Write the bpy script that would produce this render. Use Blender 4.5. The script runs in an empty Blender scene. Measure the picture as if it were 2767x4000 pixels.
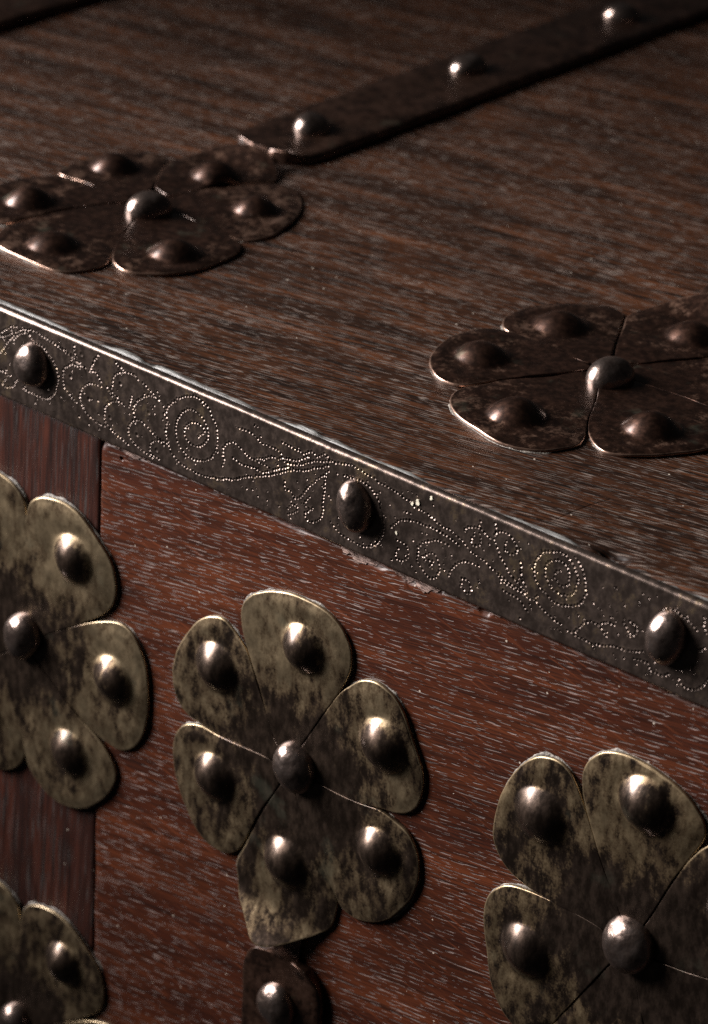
import bpy, bmesh, math
import numpy as np
from mathutils import Matrix, Vector

sc = bpy.context.scene
# ------------------------------------------------------------------ camera
cam_d = bpy.data.cameras.new('camera')
cam = bpy.data.objects.new('camera', cam_d)
sc.collection.objects.link(cam)
cam.matrix_world = Matrix(((0.760400, -0.330741, 0.558930, 0.401334),
                           (0.647592, 0.320987, -0.691080, -0.477121),
                           (0.049159, 0.887456, 0.458263, 0.303502),
                           (0, 0, 0, 1)))
cam_d.sensor_fit = 'VERTICAL'
cam_d.sensor_height = 36.0
cam_d.sensor_width = 24.0
cam_d.lens = 36.0 * 12594.08 / 4000.0
cam_d.clip_start = 0.01
cam_d.clip_end = 50.0
cam_d.dof.use_dof = True
cam_d.dof.focus_distance = 0.692
cam_d.dof.aperture_fstop = 18.0
cam_d.dof.aperture_blades = 7
sc.camera = cam
# ------------------------------------------------------------------ world: a dark studio
w = bpy.data.worlds.new('World'); sc.world = w; w.use_nodes = True
bg = w.node_tree.nodes['Background']
bg.inputs['Color'].default_value = (0.95, 0.9, 0.9, 1)
bg.inputs['Strength'].default_value = 0.012
# ------------------------------------------------------------------ lamps: one big soft box from the left
def area(name, loc, target, sx, sy, power, col, spread=180):
    l = bpy.data.lights.new(name, 'AREA'); l.shape = 'RECTANGLE'; l.size = sx; l.size_y = sy
    l.energy = power; l.color = col; l.spread = math.radians(spread)
    o = bpy.data.objects.new(name, l); sc.collection.objects.link(o)
    o.location = loc
    o.rotation_euler = (Vector(target) - Vector(loc)).to_track_quat('-Z', 'Y').to_euler()
    return o
area('key_softbox', (-0.50, -0.19, 0.25), (-0.03, 0.02, 0.05), 0.44, 0.42, 3.5, (1.0, 0.95, 0.925), 52)
sc.cycles.use_denoising = False
sc.cycles.caustics_reflective = False
sc.cycles.caustics_refractive = False
sc.cycles.sample_clamp_indirect = 1.0
sc.cycles.max_bounces = 6
sc.view_settings.view_transform = 'Standard'
sc.view_settings.look = 'None'
sc.view_settings.exposure = 0.0
sc.view_settings.gamma = 1.0
sc.view_settings.use_curve_mapping = False

# ------------------------------------------------------------------ measured shapes (1/100 mm; punch lines 1/10 mm)
ROSETTES = {
 'F2': ('F', (0.00403,-0.08149), [
  ([(-418, 143), (-762, 604), (-1151, 1400), (-1600, 2267), (-1965, 2567), (-2388, 2845), (-2798, 2756), (-3204, 2468), (-3489, 2050), (-3774, 1528), (-3908, 962), (-3862, 466), (-3666, 82), (-3293, -122), (-2867, -148), (-2503, -198), (-1726, -172), (-843, -120), (-548, -170)], (-2526, 1557)),
  ([(-104, 229), (-388, 130), (-762, 604), (-1187, 1536), (-1541, 2241), (-1801, 2833), (-1880, 3296), (-1721, 3655), (-1388, 3933), (-939, 4149), (-435, 4284), (72, 4291), (522, 4253), (921, 4076), (1215, 3809), (1344, 3523), (1368, 3144), (1277, 2814), (1081, 2389), (571, 1479), (1, 428)], (10, 3098)),
  ([(3, 403), (574, 1430), (1084, 2341), (1344, 2646), (1658, 2934), (1980, 3059), (2309, 3051), (2647, 2902), (2941, 2590), (3197, 2066), (3416, 1672), (3549, 1338), (3556, 896), (3426, 440), (3172, 175), (2795, 44), (2355, -19), (1801, -118), (1123, -143), (377, -119), (23, 30)], (2447, 1625)),
  ([(149, -169), (378, -129), (1124, -153), (1802, -132), (2302, -68), (2477, -52), (3004, -195), (3339, -362), (3561, -790), (3604, -1365), (3453, -1913), (3163, -2409), (2803, -2824), (2355, -3105), (1831, -3240), (1463, -3116), (1168, -2698), (915, -2330), (632, -1837), (171, -1049), (15, -742)], (2471, -1125)),
  ([(-409, -599), (-598, -924), (-1038, -1791), (-1480, -2794), (-1738, -3350), (-1684, -3763), (-1489, -4174), (-1192, -4474), (-933, -4728), (-677, -4920), (-191, -4821), (349, -4513), (813, -4192), (1200, -3816), (1310, -3392), (1354, -3002), (1201, -2707), (983, -2444), (602, -1709), (158, -1036), (-65, -685)], (-207, -2673)),
  ([(-602, -245), (-842, -145), (-1726, -172), (-2562, -224), (-2986, -199), (-3407, -338), (-3674, -599), (-3816, -975), (-3812, -1500), (-3657, -2069), (-3392, -2591), (-3067, -3033), (-2688, -3288), (-2196, -3329), (-1836, -3188), (-1551, -2789), (-1279, -2161), (-953, -1488), (-627, -926), (-470, -546)], (-2469, -1356)),
 ]),
 'F3': ('F', (0.09741,-0.08399), [
  ([(-297, 444), (-454, 821), (-878, 1520), (-1318, 2377), (-1673, 2991), (-2006, 3394), (-2368, 3482), (-2772, 3377), (-3160, 3051), (-3475, 2549), (-3697, 1972), (-3796, 1359), (-3821, 947), (-3664, 560), (-3330, 255), (-2889, 117), (-2582, 90), (-1735, 63), (-781, 38), (-479, -43)], (-2593, 2015)),
  ([(-241, 471), (-420, 781), (-811, 1439), (-1284, 2337), (-1550, 2936), (-1632, 3450), (-1525, 3825), (-1267, 4128), (-940, 4298), (-548, 4362), (-37, 4345), (538, 4224), (1006, 4031), (1375, 3715), (1497, 3394), (1396, 3077), (1213, 2747), (850, 2000), (497, 1109), (196, 457), (27, 147)], (21, 3453)),
  ([(33, 93), (226, 443), (548, 1162), (904, 2026), (1241, 2744), (1654, 3239), (2075, 3391), (2429, 3179), (2757, 2740), (2893, 2099), (2921, 1455), (2838, 806), (2565, 334), (2009, 122), (1365, 15), (857, -40), (341, -68)], (2391, 1835)),
  ([(295, -177), (860, -67), (1368, -12), (2011, 101), (2693, 202), (3224, -61), (3468, -667), (3342, -1415), (2874, -2153), (2187, -2579), (1494, -2567), (931, -2220), (529, -1758), (354, -1238), (233, -780), (126, -489)], (2836, -1299)),
  ([(-303, -587), (-537, -888), (-1431, -2393), (-1747, -2900), (-1985, -3624), (-1919, -4317), (-1451, -4677), (-671, -4501), (111, -3899), (562, -3121), (655, -2365), (526, -1731), (354, -1238), (222, -786), (42, -531)], (-499, -3109)),
  ([(-529, -125), (-780, 27), (-1737, 80), (-2638, 34), (-3059, -22), (-3358, -117), (-3700, -443), (-3855, -809), (-3853, -1339), (-3682, -2086), (-3577, -2572), (-3341, -3115), (-2927, -3532), (-2480, -3640), (-2012, -3337), (-1718, -2885), (-1432, -2382), (-566, -891), (-393, -574)], (-2663, -1463)),
 ]),
 'F1': ('F', (-0.08317,-0.08256), [
  ([(139, -47), (250, 529), (279, 1352), (199, 2469), (38, 3046), (-121, 3618), (-441, 3884), (-865, 3999), (-1235, 4030), (-1656, 3935), (-2077, 3673), (-2446, 3392), (-2762, 3092), (-2926, 2690), (-2960, 2279), (-2838, 1889), (-2531, 1552), (-1906, 1085), (-1110, 568), (-408, 121)], (-1588, 2703)),
  ([(-139, -47), (-250, 529), (-279, 1352), (-199, 2469), (-38, 3046), (121, 3618), (441, 3884), (865, 3999), (1235, 4030), (1656, 3935), (2077, 3673), (2446, 3392), (2762, 3092), (2926, 2690), (2960, 2279), (2838, 1889), (2531, 1552), (1906, 1085), (1110, 568), (408, 121)], (1588, 2703)),
  ([(-29, -180), (408, 108), (1110, 559), (1906, 1055), (2534, 1381), (3106, 1546), (3471, 1457), (3736, 1178), (3953, 751), (4044, 269), (4061, -377), (3995, -843), (3851, -1303), (3545, -1702), (3127, -1929), (2807, -1890), (2431, -1784), (1835, -1502), (1125, -1042), (467, -601), (27, -291)], (2951, -28)),
  ([(-99, -313), (23, -338), (465, -625), (1118, -1070), (1828, -1525), (2428, -1826), (2834, -2171), (3065, -2630), (2855, -3225), (2268, -3869), (1667, -4204), (902, -4228), (283, -3863), (2, -3346), (-77, -2617), (-157, -1518), (-189, -660)], (1536, -2638)),
  ([(99, -313), (-23, -338), (-465, -625), (-1118, -1070), (-1828, -1525), (-2428, -1826), (-2834, -2171), (-3065, -2630), (-2855, -3225), (-2268, -3869), (-1667, -4204), (-902, -4228), (-283, -3863), (-2, -3346), (77, -2617), (157, -1518), (189, -660)], (-1536, -2638)),
  ([(29, -180), (-408, 108), (-1110, 559), (-1906, 1055), (-2534, 1381), (-3106, 1546), (-3471, 1457), (-3736, 1178), (-3953, 751), (-4044, 269), (-4061, -377), (-3995, -843), (-3851, -1303), (-3545, -1702), (-3127, -1929), (-2807, -1890), (-2431, -1784), (-1835, -1502), (-1125, -1042), (-467, -601), (-27, -291)], (-2951, -28)),
 ]),
 'L1': ('L', (-0.10811,0.06556), [
  ([(-762, 605), (-1343, 238), (-2439, 232), (-2814, 209), (-3380, 230), (-3570, 484), (-3672, 1072), (-3620, 1837), (-3421, 2461), (-3025, 2969), (-2545, 3139), (-2137, 2876), (-1958, 2603), (-1254, 1528)], (-2709, 1556)),
  ([(-1043, 1306), (-1322, 1682), (-1974, 2703), (-2068, 3308), (-1862, 3939), (-1548, 4284), (-1236, 4461), (-953, 4581), (-628, 4654), (-310, 4648), (39, 4561), (432, 4293), (665, 3902), (487, 3501), (139, 3120), (-119, 2769), (-211, 1989), (-358, 1157)], (-540, 3009)),
  ([(-303, 772), (-275, 1069), (-141, 1998), (95, 2662), (518, 3466), (866, 3847), (1342, 3912), (1982, 3484), (2459, 2898), (2796, 2177), (3014, 1347), (2953, 755), (2740, 420), (2077, 333), (1261, 406), (434, 479), (-47, 502)], (1688, 2073)),
  ([(-273, 255), (4, 448), (485, 425), (1435, 380), (2249, 308), (2761, 234), (3101, -20), (3254, -470), (3287, -1144), (3200, -1839), (2975, -2378), (2612, -2768), (2192, -3021), (1774, -2972), (1367, -2706), (937, -2149), (513, -1360), (98, -534)], (2259, -1468)),
  ([(-349, 173), (61, -575), (637, -1644), (1174, -2508), (1486, -2981), (1506, -3459), (1287, -3992), (987, -4216), (288, -4270), (-431, -4237), (-948, -4183), (-1360, -4010), (-1657, -3498), (-1744, -2959), (-1669, -2345), (-1504, -1735), (-1232, -832), (-823, -58)], (-126, -3224)),
  ([(-741, 340), (-875, -4), (-1274, -790), (-1576, -1663), (-1749, -2496), (-1827, -2879), (-2018, -3150), (-2500, -3140), (-3140, -2755), (-3603, -2160), (-3884, -1347), (-3817, -706), (-3584, -222), (-3278, 112), (-2792, 187), (-2256, 206), (-1322, 216)], (-2474, -1709)),
 ]),
 'L2': ('L', (0.03052,0.06996), [
  ([(-646, 879), (-1095, 1662), (-1747, 2816), (-1925, 3193), (-2325, 3337), (-2816, 3198), (-3261, 2819), (-3641, 2356), (-3830, 1733), (-3843, 1150), (-3675, 765), (-3401, 499), (-3024, 439), (-2727, 478), (-2097, 420), (-1327, 338), (-784, 379)], (-2566, 1533)),
  ([(-575, 954), (-1041, 1719), (-1654, 2821), (-1870, 3251), (-1844, 3755), (-1603, 4146), (-1218, 4518), (-845, 4724), (-509, 4891), (-136, 4907), (273, 4682), (605, 4382), (933, 3809), (931, 3082), (678, 2367), (284, 1684), (-58, 1111)], (-54, 3292)),
  ([(38, 633), (-8, 1128), (306, 1654), (707, 2326), (1075, 3054), (1650, 3304), (2284, 2911), (2658, 2264), (2850, 1443), (2767, 769), (2419, 488), (1638, 475), (903, 384), (232, 367)], (2330, 1648)),
  ([(-243, 75), (-80, -272), (434, -1091), (884, -1946), (1275, -2511), (1694, -2871), (2095, -3006), (2463, -2857), (2814, -2523), (3210, -2002), (3580, -1303), (3644, -680), (3460, -68), (3030, 299), (2384, 451), (1658, 446), (924, 355), (218, 300)], (2195, -1441)),
  ([(-330, 192), (-775, -311), (-1003, -847), (-1594, -1728), (-1848, -2218), (-2083, -2806), (-1964, -3272), (-1672, -3633), (-1175, -3936), (-584, -4129), (34, -4284), (610, -4237), (1082, -3981), (1352, -3621), (1490, -3163), (1325, -2699), (918, -2073), (660, -1521), (293, -902), (-80, -272)], (-326, -3017)),
  ([(-588, 200), (-797, 225), (-1531, 354), (-2268, 474), (-2802, 491), (-3174, 463), (-3581, 308), (-3901, -125), (-3986, -765), (-3844, -1430), (-3500, -2135), (-3064, -2550), (-2659, -2729), (-2229, -2704), (-1987, -2364), (-1784, -1893), (-1347, -1226), (-797, -282)], (-2774, -1143)),
 ]),
}
PUNCH = [
 [(-865, -38), (-844, -25), (-818, -16), (-795, -15), (-766, -21), (-740, -25), (-717, -31), (-689, -38), (-660, -46)],
 [(-873, -67), (-868, -51), (-849, -35), (-826, -27), (-805, -44), (-781, -44), (-761, -56), (-745, -67), (-734, -81), (-728, -97), (-726, -113), (-731, -129), (-736, -145), (-749, -163), (-762, -172), (-783, -174), (-807, -175), (-825, -175), (-841, -172)],
 [(-918, -106), (-902, -84), (-889, -66), (-873, -48)],
 [(-918, -57), (-897, -40), (-876, -27), (-863, -23)],
 [(-918, -65), (-897, -56), (-878, -44)],
 [(-918, -153), (-902, -150), (-894, -157), (-899, -168), (-913, -182), (-902, -187), (-886, -185), (-870, -172), (-862, -157)],
 [(-658, -59), (-668, -55), (-683, -58), (-698, -67), (-709, -81), (-711, -95), (-711, -110), (-707, -122), (-695, -131), (-685, -139), (-667, -147)],
 [(-687, -91)],
 [(-591, -81), (-604, -83), (-621, -85), (-639, -95), (-652, -110), (-657, -125), (-654, -141), (-646, -156), (-630, -167), (-612, -173), (-594, -177), (-579, -177)],
 [(-628, -126)],
 [(-676, -10), (-676, -21), (-666, -38), (-658, -49), (-642, -52)],
 [(-653, -23)],
 [(-603, -9), (-612, -22), (-620, -39), (-627, -57), (-612, -52), (-597, -63), (-591, -71)],
 [(-598, -7), (-572, -1), (-547, -8), (-522, -18)],
 [(-489, -18), (-509, -19), (-534, -27), (-551, -44), (-556, -65), (-555, -85), (-539, -91)],
 [(-530, -55)],
 [(-518, -103), (-536, -100), (-557, -108), (-574, -125), (-579, -144), (-577, -163), (-562, -175), (-537, -186), (-516, -192), (-502, -196)],
 [(-561, -150)],
 [(-401, -60), (-415, -51), (-436, -51), (-460, -63), (-480, -84), (-490, -104), (-486, -120)],
 [(-441, -96)],
 [(-385, -151), (-416, -148), (-433, -140), (-451, -130), (-472, -125), (-493, -136), (-503, -154), (-501, -175), (-481, -188), (-453, -198), (-428, -203)],
 [(-476, -163)],
 [(-395, -160), (-409, -154), (-429, -164), (-436, -181), (-432, -196), (-407, -199)],
 [(-415, -180)],
 [(-461, -30), (-443, -38), (-412, -55), (-391, -70), (-386, -96), (-389, -125), (-381, -150), (-367, -173), (-342, -186), (-311, -192), (-274, -192), (-240, -186), (-207, -176)],
 [(-291, -103), (-279, -93), (-273, -80), (-285, -72), (-305, -73), (-322, -83), (-331, -100), (-329, -118), (-313, -127), (-290, -126), (-270, -112), (-262, -94), (-263, -75), (-279, -53), (-299, -44), (-320, -45), (-343, -63), (-357, -91), (-358, -117), (-351, -139), (-329, -157), (-302, -162), (-272, -155), (-245, -135), (-235, -109), (-234, -81), (-238, -58), (-249, -43), (-263, -23), (-291, -10), (-324, -14), (-357, -33), (-381, -58), (-394, -82)],
 [(-747, -23), (-729, -26), (-697, -32), (-672, -37), (-657, -52)],
 [(-571, -76), (-557, -94)],
 [(-504, -104), (-494, -72)],
 [(-229, -186), (-209, -178), (-186, -170), (-144, -149), (-98, -130), (-57, -109), (-19, -87), (25, -71), (60, -53), (87, -38)],
 [(-185, -117), (-155, -123), (-122, -119), (-96, -121), (-73, -107), (-45, -91), (-10, -76)],
 [(-153, -92), (-133, -98), (-103, -101), (-77, -103)],
 [(-163, -87), (-183, -78), (-203, -88), (-216, -106), (-211, -127), (-214, -147)],
 [(-169, -40), (-146, -37), (-122, -43), (-105, -53), (-76, -51), (-50, -55), (-36, -72), (3, -66), (43, -43), (77, -31), (109, -22), (146, -14), (174, -15), (196, -20), (215, -21)],
 [(-123, -98), (-100, -89), (-75, -75), (-55, -73), (-36, -64), (-4, -58), (27, -38)],
 [(-45, -29), (-22, -31), (-6, -31), (17, -34), (39, -21), (55, -28), (76, -13), (90, -21)],
 [(82, -56), (80, -78), (79, -109), (77, -136), (76, -162), (58, -185), (35, -188), (28, -174), (49, -155)],
 [(76, -64), (55, -85), (31, -113), (19, -133), (-3, -150), (-13, -137), (-33, -136), (-33, -120)],
 [(-20, -181), (-11, -167), (8, -170), (-1, -184), (-20, -194), (-13, -200)],
 [(39, -132), (24, -154), (46, -159)],
 [(132, -46), (160, -41), (188, -42), (211, -52), (228, -67), (238, -87), (246, -109), (248, -135), (240, -159), (223, -180), (198, -192), (170, -191), (144, -190), (122, -182), (102, -168)],
 [(227, -27), (251, -29), (275, -32), (296, -38), (312, -39)],
 [(213, -57), (230, -69), (242, -92), (246, -111), (246, -128), (243, -147), (229, -171), (216, -185)],
 [(268, -117), (282, -100), (303, -88), (323, -82), (344, -81), (367, -79), (391, -80), (412, -83), (436, -88), (449, -92)],
 [(326, -49), (344, -49), (368, -54), (384, -60), (400, -65), (418, -65), (434, -70), (455, -78), (469, -86), (480, -94), (498, -98), (519, -103), (535, -111), (551, -116), (566, -121), (584, -128), (608, -132), (627, -136)],
 [(343, -137), (353, -124), (370, -113), (393, -102), (411, -102), (421, -103)],
 [(361, -162), (362, -150), (375, -141), (390, -139), (402, -155), (403, -171), (392, -192), (374, -196), (357, -184), (343, -169), (344, -146)],
 [(377, -170), (386, -155), (366, -158)],
 [(285, -143), (304, -142), (315, -150), (319, -167), (307, -183), (291, -187), (283, -181), (289, -162)],
 [(429, -172), (436, -156), (450, -135), (472, -122), (492, -121), (505, -120)],
 [(465, -165), (481, -164), (489, -177), (481, -196), (462, -185), (464, -177)],
 [(461, -55), (468, -44), (488, -34), (505, -34), (521, -42), (529, -45)],
 [(487, -55), (480, -66), (484, -79), (503, -71), (505, -59), (501, -45)],
 [(500, -3), (501, -16)],
 [(538, -8), (542, -20), (539, -44), (545, -55), (551, -66), (560, -79), (571, -90), (582, -104), (598, -113), (612, -122)],
 [(543, -29), (555, -20), (575, -19), (588, -28), (597, -40), (596, -56), (581, -62), (570, -57), (567, -47), (571, -36)],
 [(613, -79), (614, -98), (621, -111)],
 [(711, -51), (703, -55), (698, -70), (707, -80), (720, -84), (733, -75), (734, -59), (730, -40), (717, -29), (703, -31), (684, -39), (674, -54), (676, -76), (686, -93), (704, -103), (727, -102), (744, -94), (753, -72), (754, -51), (746, -33), (730, -16), (713, -10), (690, -14), (663, -29), (648, -53), (647, -80), (658, -104), (683, -118), (701, -127), (724, -127), (746, -119), (768, -104), (777, -81), (775, -56), (766, -31), (753, -13), (729, -1), (699, 8), (660, -4)],
 [(533, -111), (551, -119), (573, -132), (597, -136), (618, -138), (636, -144), (656, -144), (681, -158), (705, -167), (723, -171)],
 [(598, -115), (614, -124), (632, -133)],
 [(611, -70), (614, -93), (618, -109), (628, -119)],
 [(572, -151), (593, -154), (610, -155), (629, -168), (639, -175)],
 [(741, -179), (760, -174), (770, -159), (788, -139), (811, -135), (828, -144), (838, -152)],
 [(816, -133), (837, -121), (854, -120)],
 [(761, -181), (784, -183), (807, -183), (832, -176), (854, -169), (881, -165), (906, -160), (928, -152)],
 [(875, -107), (884, -113), (891, -124), (905, -123), (908, -101), (891, -98)],
 [(960, -46), (970, -35), (990, -31), (1008, -34), (1027, -40), (1041, -50), (1049, -55)],
 [(909, -177), (923, -173), (944, -173), (947, -184), (962, -187), (980, -186), (994, -177)],
 [(1062, -19), (1065, -37), (1072, -51)],
 [(1020, -178), (1028, -187), (1043, -189), (1060, -184), (1077, -170), (1088, -151)],
 [(1044, -105), (1054, -100), (1072, -86)],
]
FLECKS = [(32.06, -4.27, 0.55), (33.49, -3.47, 0.6), (37.04, -1.19, 0.5), (28.32, -12.6, 0.45)]

# ------------------------------------------------------------------ helpers
def rnd_grid(seed):
    return np.random.RandomState(seed).rand(128, 128)
_G = {}
def vnoise(x, y, seed=0):
    if seed not in _G: _G[seed] = rnd_grid(seed)
    g = _G[seed]
    xi = np.floor(x).astype(int); yi = np.floor(y).astype(int)
    fx = x - xi; fy = y - yi
    fx = fx * fx * (3 - 2 * fx); fy = fy * fy * (3 - 2 * fy)
    a = g[xi % 128, yi % 128]; b = g[(xi + 1) % 128, yi % 128]
    c = g[xi % 128, (yi + 1) % 128]; d = g[(xi + 1) % 128, (yi + 1) % 128]
    return (a * (1 - fx) + b * fx) * (1 - fy) + (c * (1 - fx) + d * fx) * fy - 0.5
def fbm(x, y, seed=0, o=3):
    s = 0; k = 1.0
    for i in range(o):
        s = s + k * vnoise(x * 2 ** i, y * 2 ** i, seed + i); k *= 0.5
    return s
def sstep(a, b, x):
    t = np.clip((x - a) / (b - a), 0, 1)
    return t * t * (3 - 2 * t)

def mesh_obj(name, V, F, material, parent=None, smooth=True, sharp=None):
    me = bpy.data.meshes.new(name)
    V = np.asarray(V, dtype=np.float64)
    if isinstance(F, np.ndarray):
        n, k = F.shape
        me.vertices.add(len(V)); me.vertices.foreach_set('co', V.ravel())
        me.loops.add(n * k); me.loops.foreach_set('vertex_index', F.astype(np.int32).ravel())
        me.polygons.add(n)
        me.polygons.foreach_set('loop_start', np.arange(0, n * k, k, dtype=np.int32))
        me.polygons.foreach_set('loop_total', np.full(n, k, dtype=np.int32))
        me.update(calc_edges=True)
    else:
        me.from_pydata([tuple(v) for v in V], [], F)
    me.validate()
    bm = bmesh.new(); bm.from_mesh(me)
    if sharp is not None:
        for e in bm.edges:
            if len(e.link_faces) == 2 and e.calc_face_angle(0) > sharp: e.smooth = False
    bmesh.ops.recalc_face_normals(bm, faces=bm.faces)
    bm.to_mesh(me); bm.free()
    me.polygons.foreach_set('use_smooth', np.full(len(me.polygons), smooth))
    me.materials.append(material)
    o = bpy.data.objects.new(name, me)
    sc.collection.objects.link(o)
    if parent is not None: o.parent = parent
    return o

def grid_faces(nr, nc, wrap=False):
    r = np.arange(nr - 1)[:, None]; c = np.arange(nc if wrap else nc - 1)[None, :]
    c2 = (c + 1) % nc
    return np.stack([r * nc + c, r * nc + c2, (r + 1) * nc + c2, (r + 1) * nc + c], -1).reshape(-1, 4)

def to_world(plane, u, v, h):
    """u, v in the plane of the lid (x, y) or of the front (x, z); h is the height off it, all metres"""
    return np.stack([u, v, h], -1) if plane == 'L' else np.stack([u, -h, v], -1)

# ------------------------------------------------------------------ materials
class NT:
    def __init__(s, name):
        s.m = bpy.data.materials.new(name); s.m.use_nodes = True
        s.t = s.m.node_tree; s.b = s.t.nodes['Principled BSDF']
    def n(s, typ, **kw):
        x = s.t.nodes.new(typ)
        for k, v in kw.items(): setattr(x, k, v)
        return x
    def l(s, a, b): s.t.links.new(a, b)
    def put(s, sock, v):
        if isinstance(v, bpy.types.NodeSocket): s.l(v, sock)
        else: sock.default_value = v
    def math(s, op, a, b=None, c=None):
        x = s.n('ShaderNodeMath', operation=op); s.put(x.inputs[0], a)
        if b is not None: s.put(x.inputs[1], b)
        if c is not None: s.put(x.inputs[2], c)
        return x.outputs[0]
    def mr(s, v, a, b, c=0.0, d=1.0, smooth=True):
        x = s.n('ShaderNodeMapRange'); x.interpolation_type = 'SMOOTHSTEP' if smooth else 'LINEAR'
        s.put(x.inputs[0], v)
        for i, q in enumerate((a, b, c, d)): s.put(x.inputs[i + 1], q)
        return x.outputs[0]
    def mapp(s, vec, scale=(1, 1, 1), rot=(0, 0, 0), loc=(0, 0, 0)):
        x = s.n('ShaderNodeMapping'); s.l(vec, x.inputs[0])
        x.inputs['Scale'].default_value = scale; x.inputs['Rotation'].default_value = rot; x.inputs['Location'].default_value = loc
        return x.outputs[0]
    def noise(s, vec, scale=1.0, detail=3.0, rough=0.55, dist=0.0):
        x = s.n('ShaderNodeTexNoise'); s.l(vec, x.inputs['Vector'])
        x.inputs['Scale'].default_value = scale; x.inputs['Detail'].default_value = detail
        x.inputs['Roughness'].default_value = rough; x.inputs['Distortion'].default_value = dist
        return x.outputs['Fac']
    def voro(s, vec, scale=1.0, dims='2D', rand=1.0, feature='F1'):
        x = s.n('ShaderNodeTexVoronoi', voronoi_dimensions=dims, feature=feature); s.l(vec, x.inputs['Vector'])
        x.inputs['Scale'].default_value = scale; x.inputs['Randomness'].default_value = rand
        return x
    def mix(s, f, a, b, mode='MIX'):
        x = s.n('ShaderNodeMix', data_type='RGBA', blend_type=mode)
        s.put(x.inputs[0], f); s.put(x.inputs[6], a); s.put(x.inputs[7], b)
        return x.outputs[2]
    def obj_mm(s, swiz=None):
        tc = s.n('ShaderNodeTexCoord')
        v = s.mapp(tc.outputs['Object'], (1000, 1000, 1000))
        if swiz:
            sp = s.n('ShaderNodeSeparateXYZ'); s.l(v, sp.inputs[0])
            cb = s.n('ShaderNodeCombineXYZ')
            for i, k in enumerate(swiz): s.l(sp.outputs[k], cb.inputs[i])
            v = cb.outputs[0]
        return v
    def bump(s, h, dist, strength=1.0, normal=None):
        x = s.n('ShaderNodeBump'); s.l(h, x.inputs['Height'])
        x.inputs['Distance'].default_value = dist; x.inputs['Strength'].default_value = strength
        if normal is not None: s.l(normal, x.inputs['Normal'])
        return x.outputs[0]

def col(r, g, b): return (r, g, b, 1.0)

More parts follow.
